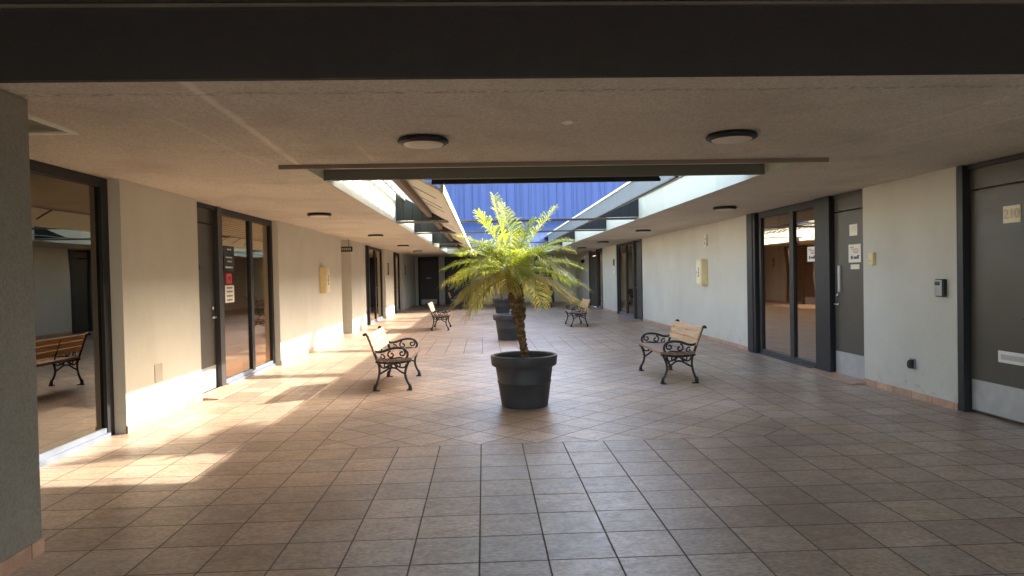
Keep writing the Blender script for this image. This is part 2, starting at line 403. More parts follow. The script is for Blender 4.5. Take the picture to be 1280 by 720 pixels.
# sloped eaves
EL, ELZ, ER, ERZ = -.45, 2.72, 2.16, 2.70
def slope_box(mb, xa, za, xb, zb, y0, y1, th):
    return mb.add([(xa,y0,za),(xb,y0,zb),(xb,y1,zb),(xa,y1,za),(xa,y0,za+th),(xb,y0,zb+th),(xb,y1,zb+th),(xa,y1,za+th)],
        [(0,1,2,3)[::1],(7,6,5,4),(4,5,1,0),(5,6,2,1),(6,7,3,2),(7,4,0,3)])
def zl(x): return PT_L+.0+(x-OXL)*(ELZ-PT_L)/(EL-OXL)
def zr(x): return PT_R+(x-OXR)*(ERZ-PT_R)/(ER-OXR)
GY = [7.84, 11.75, 18.2, 22.2]
YS0, YS1 = 1.75, OY1
# left eave: lower deck closed, upper part open slats
rp(slope_box(MB(), -1.28, zl(-1.28), EL, zl(EL), YS0, YS1, .04), 'eave_deck', M['soffit'])
sl_ = MB()
y = YS0+.2
while y < YS1-.2:
    slope_box(sl_, OXL+.002, zl(OXL), -1.283, zl(-1.283), y, y+.09, .035); y += .62
rp(sl_, 'eave_slats', M['soffit'])
rp(slope_box(MB(), -1.62, zl(-1.62)-.05, -1.55, zl(-1.55)-.05, YS0, YS1, .045), 'eave_rail', M['beam'])
rp(MB().box(-1.09, -1.0, YS0, YS1, zl(-1.04)-.12, zl(-1.04)-.002), 'purlin', M['trim'])
# black strips under the deck, standing in for the shade of open slots
dk = MB()
for yy in (3.2, 4.6, 5.4, 9.3, 10.0, 13.6, 14.6, 15.6, 20):
    slope_box(dk, -.93, zl(-.93)-.006, -.60, zl(-.60)-.006, yy, yy+.07, .004)
rp(dk, 'dark_gap_strip', M['black'])
rp(MB().box(EL-.002, EL+.04, YS0, YS1, ELZ-.02, ELZ+.09), 'eave_fascia', M['soffit'])
# right side: upper fascia band above the panels, roof edge trim, thin purlin on the fins
rp(MB().box(OXR-.03, OXR+.03, OY0+.05, OY1-.05, PT_R+.002, 3.655), 'eave_fascia', M['fascia_blue'])
rp(MB().box(OXR-.045, OXR-.0, OY0+.05, OY1-.05, PT_R-.02, PT_R+.035).box(2.47, 2.52, 1.75, OY1-.05, 2.852, 2.875), 'purlin', M['beam'])
rp(MB().box(OXR-.07, OXR+.05, OY0+.0, OY1, 3.657, 3.71), 'eave_trim', M['soffit'])
# roofs above the walks
rp(MB().add([(OXL+.02,.3,3.24),(OXR-.02,.3,3.24),(OXR-.02,1.74,2.905),(OXL+.02,1.74,2.905),(OXL+.02,.3,3.28),(OXR-.02,.3,3.28),(OXR-.02,1.74,2.945),(OXL+.02,1.74,2.945)], [(3,2,1,0),(4,5,6,7),(0,1,5,4),(1,2,6,5),(2,3,7,6),(3,0,4,7)]), 'front_eave', M['soffit'])
rp(MB().box(-9, OXL-.01, OY0-.3, YE, PT_L+.0, PT_L+.05), 'flat_roof', M['beam'])
rp(MB().box(OXR+.052, 11, OY0-.3, YE, 3.66, 3.71), 'flat_roof', M['beam'])
# gable boards and tie beams
for gy in GY:
    g = MB()
    for (xa, xb, f, mt) in ((OXL+.003, EL-.005, zl, 'gable'), (ER+.003, OXR-.003, zr, 'gable_d')):
        g = MB(); n_ = 1
        za, zb = f(xa)-.004, f(xb)-.004; zb = max(zb, H+.0); za = max(za, H)
        if f is zl:
            xk = OXL+(PT_L-.004-(H+.035))*(EL-OXL)/(PT_L-ELZ)
            g.add([(xa,gy,H+.035),(xk,gy,H+.035),(xa,gy,za),(xa,gy+.05,H+.035),(xk,gy+.05,H+.035),(xa,gy+.05,za)], [(0,1,2),(5,4,3),(0,3,4,1),(1,4,5,2),(2,5,3,0)])
        else:
            xk = OXR-(PT_R-.004-(H+.035))*(OXR-ER)/(PT_R-ERZ)
            g.add([(xb,gy,H+.035),(xb,gy,zb),(xk,gy,H+.035),(xb,gy+.05,H+.035),(xb,gy+.05,zb),(xk,gy+.05,H+.035)], [(0,2,1),(3,4,5),(0,3,5,2),(2,5,4,1),(1,4,3,0)])
        rp(g, 'gable_board', M[mt])
    rp(MB().box(OXL+.003, OXR-.003, gy-.004, gy+.46, H+.010, H+.024), 'tie_beam', M['beam'])
# front cross beams
rp(MB().box(OXL+.002, OXR-.002, 1.20, 1.27, 2.805, 2.93), 'cross_beam', M['beam'], .004)
rp(MB().box(EL-.1, ER+.1, 1.68, 1.75, 2.815, 2.90).box(EL-.1, ER+.1, 1.62, 1.68, 2.80, 2.835), 'cross_beam', M['fascia'])

# column ---------------------------------------------------------------------
cl = empty('stucco_column', (-2.741,-2.44,0), 'rough grey stucco pier at the left edge with terracotta skirting', 'column')
o = MB().box(-3.6, -2.741, -2.95, -2.437, 0, H-.003).build('pier', M['column'], cl); o.location = (2.741,2.44,0)
o = MB().box(-3.61, -2.731, -2.96, -2.427, 0.0, .09).build('baseboard', M['base'], cl); o.location = (2.741,2.44,0)

# ------------------------------------------------------------------ wings
def wing(side, label):
    X = XL if side < 0 else XR
    r = empty('office_wing', (X, 0, 0), label, 'building')
    r['_x'] = X; return r
def to(parent, o):
    """o was built in world coordinates; parent may be nested"""
    p = Vector((0,0,0)); q = parent
    while q: p += q.location; q = q.parent
    o.location = -p; return o
def put(mb, name, mat, parent, bevel=0): return to(parent, mb.build(name, mat, parent, bevel))
def wall_seg(W, side, y0, y1, base=True, th=.22, name='wall'):
    X = XL if side < 0 else XR; s = side
    put(MB().box(X, X+s*th, y0, y1, 0, H-.002), name, M['wall'], W)
    if base: put(MB().box(X-s*.014, X+s*.01, y0, y1, 0, .085), 'baseboard', M['base'], W)
def door_leaf(W, side, y0, y1, rec, mat='door', kick=True, handle='far', head=2.54, hinge=True):
    """solid door with a panel above it; rec = depth behind wall plane"""
    X = XL if side < 0 else XR; s = side; xf = X+s*rec
    d = put(MB().box(xf, xf+s*.05, y0+.004, y1-.004, .025, head-.01), 'door', M[mat], W, .003)
    put(MB().box(xf+s*.002, xf+s*.05, y0, y1, head+.01, H-.06), 'transom_panel', M[mat], W)
    def sub(mb, name, m, bevel=0):
        o = mb.build(name, M[m], d, bevel); 
        if bevel: pass
        o.location = (0,0,0); return o
    if kick: sub(MB().box(xf-s*.004, xf-s*.0005, y0+.02, y1-.02, .04, .385), 'kick_plate', 'kick')
    hy = y1-.10 if handle == 'far' else y0+.10
    hd = 1 if handle == 'far' else -1
    lv = MB(); lv.lathe([(.03,0),(.03,s*-.015),(.012,s*-.016),(.012,s*-.06)], (xf, hy, 1.12), 16, 'x')
    lv.tube([(xf-s*.055, hy+.005*hd, 1.12), (xf-s*.058, hy-.06*hd, 1.12), (xf-s*.052, hy-.13*hd, 1.115)], .010, 8)
    sub(lv, 'lever_handle', 'steel')
    sub(MB().lathe([(.028,0),(.028,s*-.018),(.02,s*-.024)], (xf, hy, 1.26), 20, 'x'), 'deadbolt', 'steel')
    return d
def frame_bar(mb, side, rec, y0, y1, z0, z1, dep=.10):
    X = XL if side < 0 else XR; s = side; return mb.box(X+s*rec, X+s*(rec+dep), y0, y1, z0, z1)
def glazing(W, side, panes, rec, z0=.11, z1=2.72, jamb=.07, glass='glass', blinds=True, sill='alu', dep=.11):
    """window part with frame, panes, sill, blinds as sub-parts. panes: list of (y0,y1)"""
    X = XL if side < 0 else XR; s = side
    y0 = panes[0][0]; y1 = panes[-1][1]
    fr = MB(); 
    frame_bar(fr, side, rec, y0-jamb, y0, 0.0, H-.004, dep); frame_bar(fr, side, rec, y1, y1+jamb, 0.0, H-.004, dep)
    frame_bar(fr, side, rec, y0, y1, z1, H-.004, dep)
    win = put(fr, 'window', M['bronze'], W, .003)
    m_ = MB()
    for a, b in zip(panes[:-1], panes[1:]): frame_bar(m_, side, rec+.002, a[1], b[0], .08, z1, dep-.004)
    if m_.v: m_.build('mullion', M['bronze'], win)
    frame_bar(MB(), side, rec, 0, 0, 0, 0)
    MB().box(X+s*(rec-.03), X+s*(rec+dep), y0, y1, .0, .05).box(X+s*(rec+.01), X+s*(rec+dep), y0, y1, .05, z0).build('sill', M[sill], win)
    for a, b in panes:
        xg = X+s*(rec+.035)
        MB().box(xg, xg+s*.006, a, b, z0, z1).build('pane', M[glass], win)
        if blinds:
            bl = MB(); z = z0+.03; xb = X+s*(rec+.068)
            while z < z1-.03:
                bl.add([(xb-.018*s, a+.02, z-.008),(xb+.018*s, a+.02, z+.018),(xb+.018*s, b-.02, z+.018),(xb-.018*s, b-.02, z-.008)], [(0,1,2,3)])
                z += .034
            bl.build('blind', M['blind'], win)
    # dim room behind
    return win
def room(W, side, y0, y1):  # dark panel behind the glass; the room's dimness is put into its colour
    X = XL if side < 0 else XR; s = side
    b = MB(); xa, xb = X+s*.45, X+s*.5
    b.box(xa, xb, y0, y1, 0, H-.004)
    put(b, 'dark_backing', M['dark'], W)

WL = wing(-1, 'long beige stucco office wing on the left side with sunlit wall base')
WR = wing(1, 'long beige stucco office wing on the shaded right side with suite doors')

# ---- left wing
wall_seg(WL, -1, -9, -2.3)
glazing(WL, -1, [(-2.2, .84)], .13, z0=.10, z1=2.72, jamb=.14, glass='glass_dark', blinds=False)
put(MB().box(XL-.13-.02, XL-.145, .85, .978, .11, 2.71), 'jamb_strip', M['bronze'], WL)
wall_seg(WL, -1, .98, 3.05)
dL = door_leaf(WL, -1, 3.10, 4.02, .16, 'door', True, 'far')
put(MB().box(XL-.07, XL-.22, 3.05, 3.10, 0, H-.005).box(XL-.10, XL-.22, 3.10, 4.02, H-.06, H-.005), 'door_frame', M['bronze'], WL)
glazing(WL, -1, [(4.28, 5.58), (5.72, 6.78)], .11, z0=.11, jamb=.10)
put(MB().box(XL-.08, XL-.22, 4.02, 4.18, 0, H-.005), 'door_post', M['bronze_l'], WL)
wall_seg(WL, -1, 6.88, 12.9)
# passage opening with its own return wall
put(MB().box(XL, XL-3.2, 14.35, 14.55, 0, H-.002), 'wall', M['wall'], WL)
put(MB().box(XL-.22, XL-3.2, 12.7, 12.9, 0, H-.002), 'wall', M['wall'], WL)
put(MB().box(XL-3.2, XL-3.4, 12.7, 14.55, 0, H-.002), 'wall', M['wall'], WL)
wall_seg(WL, -1, 14.55, 16.9)
dl2 = door_leaf(WL, -1, 17.0, 18.0, .14, 'door_dark', False, 'near')
glazing(WL, -1, [(18.25, 19.8), (20.0, 21.5)], .12, jamb=.12, blinds=False, glass='glass_dark')
put(MB().box(XL-.04, XL-.22, 16.9, 17.0, 0, H-.005), 'door_post', M['bronze_l'], WL); put(MB().box(XL-.06, XL-.22, 18.0, 18.13, 0, H-.005), 'door_post', M['bronze_l'], WL)
wall_seg(WL, -1, 21.62, 24.3)
dl3 = door_leaf(WL, -1, 24.4, 25.4, .14, 'door_dark', False, 'far')
put(MB().box(XL-.04, XL-.22, 24.3, 24.4, 0, H-.005), 'door_post', M['bronze_l'], WL); put(MB().box(XL-.04, XL-.22, 25.4, 25.53, 0, H-.005), 'door_post', M['bronze_l'], WL)
glazing(WL, -1, [(25.65, 27.4)], .12, jamb=.12, blinds=False)
wall_seg(WL, -1, 27.52, YE)
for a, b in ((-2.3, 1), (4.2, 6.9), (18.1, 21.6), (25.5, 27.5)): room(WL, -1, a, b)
# tile thresholds at doors
def threshold(W, side, y0, y1, d=.24):
    X = XL if side < 0 else XR; s = side; xa = X+s*.10; xb = X-s*d
    m = MB(); v = [(xa,y0,.004),(xb,y0,.004),(xb,y1,.004),(xa,y1,.004),(xa,y0,.045),(xb+s*.02,y0,.018),(xb+s*.02,y1,.018),(xa,y1,.045)]
    m.add(v, [(3,2,1,0),(4,5,6,7),(0,1,5,4),(1,2,6,5),(2,3,7,6),(3,0,4,7)]); put(m, 'threshold', M['base'], W)
threshold(WL, -1, 3.05, 4.2); threshold(WR, 1, 2.86, 4.4)

# ---- right wing
wall_seg(WR, 1, -9, -.32)
d210 = door_leaf(WR, 1, -.22, .85, .09, 'door', True, 'near', head=2.53)
MB().box(XR+.075, XR+.0885, .0, .41, .63, .755).build('mail_slot', M['white'], d210, .004)
MB().box(XR+.070, XR+.0745, .05, .36, .665, .72).build('slot_flap', M['kick'], d210)
put(MB().box(XR+.004, XR+.2, .85, .95, 0, H-.005).box(XR+.004, XR+.2, -.32, -.22, 0, H-.005).box(XR+.06, XR+.2, -.22, .85, H-.06, H-.005), 'door_frame', M['bronze'], WR, .004)
wall_seg(WR, 1, .95, 2.93)
dR = door_leaf(WR, 1, 2.97, 3.87, .06, 'door', True, 'far', head=2.55)
put(MB().box(XR+.02, XR+.2, 2.93, 2.97, 0, H-.005).box(XR+.05, XR+.2, 2.97, 3.87, H-.06, H-.005), 'door_frame', M['bronze_l'], WR)
put(MB().box(XR-.02, XR+.2, 3.88, 4.36, 0, H-.005), 'door_post', M['black'], WR, .004)
# vertical pull / mail bar beside the door
MB().box(XR+.030, XR+.0585, 3.66, 3.72, 1.31, 1.72).build('astragal_plate', M['kick'], dR)
glazing(WR, 1, [(4.46, 5.27), (5.43, 6.70)], .03, z0=.11, z1=2.70, jamb=.10, sill='bronze_l', dep=.10)
put(MB().box(XR-.03, XR+.14, 6.87, 7.3, 0, H-.005).box(XR-.045, XR+.1, 6.97, 7.2, 0.002, H-.007), 'window_post', M['bronze'], WR, .004)
wall_seg(WR, 1, 7.3, 16.9)
dr3 = door_leaf(WR, 1, 17.15, 18.1, .06, 'door', False, 'far')
put(MB().box(XR-.03, XR+.2, 16.9, 17.12, 0, H-.005), 'door_post', M['bronze_l'], WR); put(MB().box(XR-.03, XR+.2, 18.12, 18.3, 0, H-.005), 'door_post', M['bronze_l'], WR)
glazing(WR, 1, [(18.45, 19.7), (19.85, 21.2)], .03, jamb=.15, blinds=False, glass='glass_dark', dep=.1)
put(MB().box(XR-.0, XR+.2, 21.35, 21.55, 0, H-.005), 'window_post', M['bronze'], WR)
wall_seg(WR, 1, 21.55, 24.9)
put(MB().box(XR-.02, XR+.2, 24.9, 25.1, 0, H-.005), 'window_post', M['bronze'], WR)
glazing(WR, 1, [(25.2, 26.4)], .04, jamb=.1, blinds=False)
dr4 = door_leaf(WR, 1, 26.7, 29.0, .05, 'door', False, 'near')
put(MB().box(XR-.01, XR+.2, 26.5, 26.7, 0, H-.005), 'door_post', M['bronze_l'], WR); put(MB().box(XR, XR+.2, 29, 29.1, 0, H-.005), 'door_post', M['bronze_l'], WR)
wall_seg(WR, 1, 29.1, YE)
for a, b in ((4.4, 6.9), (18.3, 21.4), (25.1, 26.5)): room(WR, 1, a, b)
# blank outer walls so that the rooms are closed
put(MB().box(-9.1, -9, -9, YE, 0, H+.5), 'outer_wall', M['wall'], WL); put(MB().box(11, 11.1, -9, YE, 0, H+.5), 'outer_wall', M['wall'], WR)

# ---- end block
EB = empty('rear_building', (0, YE, 0), 'rear office block closing the walk, tall blue ribbed metal wall above', 'building')
put(MB().box(-4.3, 6, YE+.21, YE+.3, 0, H), 'dark_backing', M['dark'], EB)  # added dark backing that keeps sky light out of the door gaps
eb = lambda mb, name, mat, bevel=0: put(mb, name, mat, EB, bevel)
eb(MB().box(-4.2, -3.75, YE, YE+.2, 0, H-.002).box(-2.55, -2.2, YE, YE+.2, 0, H-.002).box(-.7, 3.05, YE, YE+.2, 0, H-.002).box(4.2, 5.8, YE, YE+.2, 0, H-.002), 'wall', M['wall'])
eb(MB().box(-.7, 3.05, YE-.014, YE, 0, .085).box(4.2, 5.5, YE-.014, YE, 0, .085).box(-2.55, -2.2, YE-.014, YE, 0, .085), 'baseboard', M['base'])
for i, (a, b, mt) in enumerate([(-3.75, -2.55, 'door_dark'), (-2.2, -.7, 'door_dark'), (3.05, 4.2, 'door_dark')]):
    fr = MB().box(a, a+.09, YE-.02, YE+.15, 0, H-.005).box(b-.09, b, YE-.02, YE+.15, 0, H-.005).box(a+.09, b-.09, YE-.02, YE+.15, 2.6, H-.005)
    eb(fr, 'door_frame', M['bronze'])
    d = eb(MB().box(a+.10, b-.10, YE+.05, YE+.1, .02, 2.59), 'door', M[mt], .003)
    if i != 1: MB().box(a+.14, b-.14, YE+.044, YE+.0495, .04, .34).build('kick_plate', M['kick'], d)
    MB().lathe([(.03,0),(.03,-.03),(.015,-.06),(.03,-.08)], (a+.2, YE+.05, 1.1), 14, 'y').build('door_knob', M['steel'], d)
    if i == 0: MB().box(-3.28, -3.02, YE+.042, YE+.0495, 1.56, 1.62).build('door_plate', M['kick'], d)
# steel-blue lower roof, tall blue ribbed wall
ry0, ry1 = OY1+.4, 37.0
b = MB(); b.add([(-9,ry0,2.98),(13,ry0,2.98),(13,ry1,5.02),(-9,ry1,5.02),(-9,ry0,2.9),(13,ry0,2.9),(13,ry1,4.9),(-9,ry1,4.9)], [(0,1,2,3),(7,6,5,4),(4,5,1,0),(5,6,2,1),(6,7,3,2),(7,4,0,3)])
eb(b, 'lower_roof', M['slate_metal'])
b = MB(); b.box(-9.2, 9.8, 37.0, 37.4, 4.9, 9.4)
x = -9.1; k = 0
while x < 9.7:
    b.box(x, x+.035, 36.955, 37.0, 5.08, 9.38); x += [.53, .31, .53, .42][k % 4]; k += 1
eb(b, 'ribbed_metal_wall', M['blue'])
eb(MB().box(-9.2, 9.8, 36.9, 37.0, 4.96, 5.08), 'wall_flashing', M['blue_l'])

# ------------------------------------------------------------------ benches
def arc(cx, cz, r0, r1, a0, a1, n=14, fx=1):
    return [(cx+fx*(r0+(r1-r0)*i/n)*math.cos(R(a0+(a1-a0)*i/n)), cz+(r0+(r1-r0)*i/n)*math.sin(R(a0+(a1-a0)*i/n))) for i in range(n+1)]
def smooth(pts, it=2):
    for _ in range(it):
        q = [pts[0]]
        for a, b in zip(pts[:-1], pts[1:]):
            q.append(tuple(.75*i+.25*j for i, j in zip(a, b))); q.append(tuple(.25*i+.75*j for i, j in zip(a, b)))
        q.append(pts[-1]); pts = q
    return pts
LB = 1.46
def make_bench(label, group):
    r = empty('park_bench', (0,0,0), label, 'bench', group)
    for y in (-LB/2, LB/2):
        P = lambda pts: [(u, y, z) for u, z in pts]
        f = MB(); UP = Vector((0,1,0))
        # back stile
        f.tube(P(smooth([(.03,.43),(-.005,.54),(-.055,.68),(-.10,.80),(-.125,.845),(-.155,.845),(-.165,.82)])), [.017]*1+[.017]*0 or .016, 8, 1.0, UP) if False else f.tube(P(smooth([(.03,.43),(-.005,.54),(-.055,.68),(-.10,.80),(-.125,.845),(-.155,.845),(-.165,.82)])), .020, 8, 1, UP)
        f.tube(P(smooth([(.0,.43),(.15,.41),(.33,.41),(.52,.437)])), .016, 8, 1, UP)
        # apron scrolls
        f.tube(P(smooth([(.045,.25),(.12,.285),(.19,.33),(.25,.345),(.31,.33),(.37,.275),(.44,.245)])), .014, 6, 1, UP)
        f.tube(P(arc(.155, .375, .045, .012, -60, 380)), .012, 6, 1, UP)
        f.tube(P(arc(.335, .375, .045, .012, 240, -200)), .012, 6, 1, UP)
        f.tube(P(smooth([(.06,.40),(.10,.33),(.20,.36),(.25,.41)])), .012, 6, 1, UP)
        f.tube(P(smooth([(.46,.40),(.42,.33),(.31,.36),(.25,.41)])), .012, 6, 1, UP)
        f.build('side_frame', M['iron'], r)
        a = MB()
        a.tube(P(smooth([(-.02,.60),(.04,.575),(.12,.585),(.22,.625),(.33,.64),(.43,.62),(.475,.565),(.47,.50),(.44,.465)])), .018, 8, 1, UP)
        a.tube(P(arc(.39, .555, .052, .014, 60, -330)), .013, 6, 1, UP)
        a.tube(P(arc(.235, .535, .060, .014, 100, 470)), .013, 6, 1, UP)
        a.tube(P(arc(.10, .50, .045, .012, 120, -230)), .012, 6, 1, UP)
        a.tube(P(smooth([(.04,.46),(.12,.47),(.20,.47),(.30,.485),(.38,.49),(.45,.455)])), .011, 6, 1, UP)
        a.build('armrest', M['iron'], r)
        l = MB(); l.tube(P(smooth([(.03,.44),(.055,.36),(.055,.26),(.03,.16),(.0,.085),(-.012,.03)])), [.014]*6+[.017]*8+[.021]*7 if False else .018, 8, 1, UP)
        l.tube([(-.012,y,.10),(-.02,y,.05),(-.015,y,.012)], [.019,.026,.030], 8, 1, UP); l.box(-.045, .055, y-.022, y+.022, 0, .016)
        l.build('leg', M['iron'], r)
        l = MB(); l.tube(P(smooth([(.50,.45),(.465,.38),(.435,.30),(.43,.22),(.455,.14),(.49,.08),(.50,.03)])), .018, 8, 1, UP)
        l.tube([(.49,y,.10),(.50,y,.05),(.50,y,.012)], [.019,.026,.030], 8, 1, UP); l.box(.45, .53, y-.022, y+.022, 0, .016)
        l.build('leg', M['iron'], r)
    # seat of six slats
    for k, (u, z) in enumerate([(.015,.462),(.10,.447),(.185,.441),(.27,.440),(.355,.446),(.44,.456),(.51,.468)]):
        pass
    s = MB()
    for u, z in [(.055,.462),(.145,.450),(.235,.445),(.325,.447),(.415,.455)]:
        s.box(u-.041, u+.041, -LB/2-.03, LB/2+.03, z-.018, z+.024)
    s.box(.460, .535, -LB/2-.03, LB/2+.03, .446, .488)
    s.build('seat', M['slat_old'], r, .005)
    # backrest of three boards, leaning with the stiles, plus bolts
    b = MB()
    ang = math.atan2(.115, .30)
    for c0 in (.075, .175, .275):
        cu, cz = -.005-.34*(c0+.02), .52+.94*(c0+.02)
        dx, dz = -.34*.046, .94*.046; nx, nz = .94*.011, .34*.011
        y0, y1 = -LB/2-.03, LB/2+.03; o = .018
        vs = []
        for yy in (y0, y1):
            for a_, b_ in ((-1,-1),(1,-1),(1,1),(-1,1)): vs.append((cu+o+a_*dx+b_*nx, yy, cz+a_*dz+b_*nz))
        b.add(vs, [(0,1,2,3),(7,6,5,4),(0,4,5,1),(1,5,6,2),(2,6,7,3),(3,7,4,0)])
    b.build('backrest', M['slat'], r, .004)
    st = MB(); st.tube([(.0,0,.50),(-.05,0,.66),(-.11,0,.81)], .010, 6, 1, Vector((0,1,0))); st.build('back_brace', M['iron'], r)
    return r
BG = 'cast iron and wood benches in facing rows along the tiled walk'
bench = make_bench('nearest left bench, cast iron with sunlit yellow backrest, facing right toward the big planter', BG)
bench.location = (-1.56, 4.17, 0)
for x, y, rz, lb in [
    (3.20, 4.12, math.pi, 'nearest right bench, black iron and tan slats, in front of the fire extinguisher box wall'),
    (-1.56, 15.4, 0, 'middle left bench with bright backrest, beyond the nearest left bench'),
    (3.28, 15.6, math.pi, 'middle right bench partly behind a drooping palm frond'),
    (-1.62, 28.6, 0, 'farthest left bench, small, near the dark end doors, partly behind palm fronds'),
    (3.45, 28.8, math.pi, 'farthest right bench, small, in front of the end wall door')]:
    b_ = copy_tree(bench); b_.location = (x, y, 0); b_.rotation_euler.z = rz; b_['label'] = lb

# ------------------------------------------------------------------ planters
def make_planter(label):
    r = empty('planter_pot', (0,0,0), label, 'planter', 'round charcoal planters down the middle of the walk')
    prof = [(.29,0),(.297,.012),(.300,.03),(.338,.30),(.345,.306),(.347,.32),(.340,.328),(.366,.505),(.372,.515),(.405,.52),(.418,.535),(.425,.60),(.430,.635),(.424,.652),(.408,.657),(.392,.650),(.385,.62),(.375,.56)]
    MB().lathe(prof, (0,0,0), 72, cap=False).build('pot_body', M['pot'], r)
    ring = MB()
    for h in (.15, .37, .45): 
        rr = .302+(h-.03)*(.338-.302)/.27+.0005 if h < .3 else .340+(h-.328)*.026/.177+.0005
        ring.lathe([(rr-.002,h-.004),(rr+.003,h),(rr-.002,h+.004)], (0,0,0), 72, cap=False)
    ring.build('moulded_band', M['pot'], r)
    s = MB(); n = 24; vs = [(0,0,.575)]; fs = []
    for i in range(1, 6):
        for k in range(n):
            a = 2*math.pi*k/n; vs.append((.076*i*math.cos(a), .076*i*math.sin(a), .575+random.uniform(-.012,.012)))
    for k in range(n): fs.append((0, 1+k, 1+(k+1) % n))
    for i in range(4):
        for k in range(n):
            k2 = (k+1) % n; fs.append((1+i*n+k, 1+(i+1)*n+k, 1+(i+1)*n+k2, 1+i*n+k2))
    s.add(vs, fs, True).build('soil', M['soil'], r)
    return r
pot = make_planter('nearest and largest-looking charcoal planter holding the palm'); pot.location = (.555, 2.02, 0)
for x, y, lb in [(.705, 11.15, 'second charcoal planter, just behind the palm trunk'), (.87, 23.6, 'farthest charcoal planter, small, partly hidden behind the second planter')]:
    p_ = copy_tree(pot); p_.location = (x, y, 0); p_['label'] = lb

# ------------------------------------------------------------------ palms
def frond_mesh(root, az, el, L, droop, roll=0, dens=1.0, leaf=.24, seed=0, curl=0.0, leaf_hang=False):
    rnd = random.Random(seed)
    d = Vector((math.cos(az), math.sin(az), 0)); side0 = Vector((-math.sin(az), math.cos(az), 0))
    pts = []; N = 26
    for i in range(N+1):
        s = i/N
        pts.append(root + d*(L*1.04*(s*math.cos(el) - curl*s**3*.3)) + Vector((0,0,1))*(L*(s*math.sin(el) - droop*s**2.1)) + side0*(.06*L*math.sin(3*s)*roll))
    rib = MB(); rib.tube(pts, [max(.0016, .0085*(1-i/N)**.8) for i in range(N+1)], 5)
    lf = MB(); m = int(44*dens)
    for k in range(m):
        s = .13+.87*(k+.5)/m; x = s*N; i = min(int(x), N-1); t = x-i
        p = pts[i].lerp(pts[i+1], t); tan = (pts[min(i+1,N)]-pts[i]).normalized()
        sd = tan.cross(Vector((0,0,1))); 
        if sd.length < .15: sd = side0.copy()
        sd.normalize(); nrm = sd.cross(tan).normalized()
        env = (math.sin(math.pi*min(1, (s-.05)/.95)**.8)*.62+.50)*(1-.22*s)
        for sg in (-1, 1):
            ln = leaf*env*rnd.uniform(.85, 1.12)
            fa = R(rnd.uniform(36, 52)+ (1-s)*14); lift = rnd.uniform(.15, .45)
            dr = (sd*sg*math.sin(fa) + tan*math.cos(fa) + nrm*lift).normalized()
            wd = rnd.uniform(.0046, .0070)*(.6+.5*env)
            wv = dr.cross(nrm).normalized()*wd
            # fold leaflets down along their length
            a = p; b1 = p+dr*ln*.35; g = Vector((0,0,-1))
            c_ = p+dr*ln*.72+g*ln*rnd.uniform(.08,.18); e = p+dr*ln*.95+g*ln*rnd.uniform(.22,.5)*(1.5 if leaf_hang else 1)
            vs = [a-wv*.5, a+wv*.5, b1-wv, b1+wv, c_-wv*.8, c_+wv*.8, e]
            lf.add(vs, [(0,1,3,2),(2,3,5,4),(4,5,6)])
    return rib, lf
def make_palm(base, top, label, fronds, thick=1.0, lean=.0, leaf=.33):
    r = empty('palm_tree', base, label, 'palm tree', 'small date palms growing in the planters')
    B = Vector(base); T = Vector(top)
    tr = MB(); n = 14; vs = []; fs = []; N = 46; rnd = random.Random(3)
    for i in range(N+1):
        s = i/N; c = B.lerp(T, s)+Vector((lean*math.sin(math.pi*s), 0, 0))
        rad = (.048+.010*s if s < .40 else .052+.036*min(1, (s-.40)/.2))*thick
        if s > .9: rad *= 1-(s-.9)*2.2
        rad *= 1+(.13 if i % 2 else -.10)
        for k in range(n):
            a = 2*math.pi*k/n+i*.35
            rr = rad*(1+rnd.uniform(-.16, .16)+(.16 if s > .45 and (k+i) % 3 == 0 else 0))
            vs.append((c.x+rr*math.cos(a), c.y+rr*math.sin(a), c.z+rnd.uniform(-.004,.004)))
    for i in range(N):
        for k in range(n): k2 = (k+1) % n; fs.append((i*n+k, i*n+k2, (i+1)*n+k2, (i+1)*n+k))
    tr.add(vs, fs, False)
    # old leaf bases
    for q in range(int(90)):
        s = rnd.uniform(.44, .97); c = B.lerp(T, s)+Vector((lean*math.sin(math.pi*s),0,0)); a = rnd.uniform(0, 6.283)
        dv = Vector((math.cos(a), math.sin(a), 0)); rr = (.078 if s > .5 else .06)*thick
        p0 = c+dv*rr*.75; p1 = c+dv*(rr+.024)+Vector((0,0,.055))
        tr.tube([p0, (p0+p1)/2+dv*.008, p1], [.017*thick,.014*thick,.006*thick], 5)
    for q in range(24):
        a = rnd.uniform(0, 6.283); s = rnd.uniform(.0, .4); c = B.lerp(T, s); dv = Vector((math.cos(a), math.sin(a), 0))
        tr.tube([c+dv*.045*thick, c+dv*.065*thick+Vector((0,0,.02))], [.010*thick,.004*thick], 5)
    o = tr.build('trunk', M['bark'], r); o.location = -B
    for k, fdef in enumerate(fronds):
        az, el, L, dp, old = fdef[:5]
        st = T+Vector((math.cos(R(az))*.03, math.sin(R(az))*.03, -.06+.10*max(0, math.sin(R(el)))))
        rib, lf = frond_mesh(st, R(az), R(el), L*(.93 if 140 < az < 225 and el < 50 else 1), dp, rnd.uniform(-1, 1), 1.0, leaf, 100+k, 0, bool(old))
        o = lf.build('frond', M['leaf_old' if old else 'leaf'], r); o.location = -B
        rb = rib.build('frond_rib', M['rachis'], o)
    return r
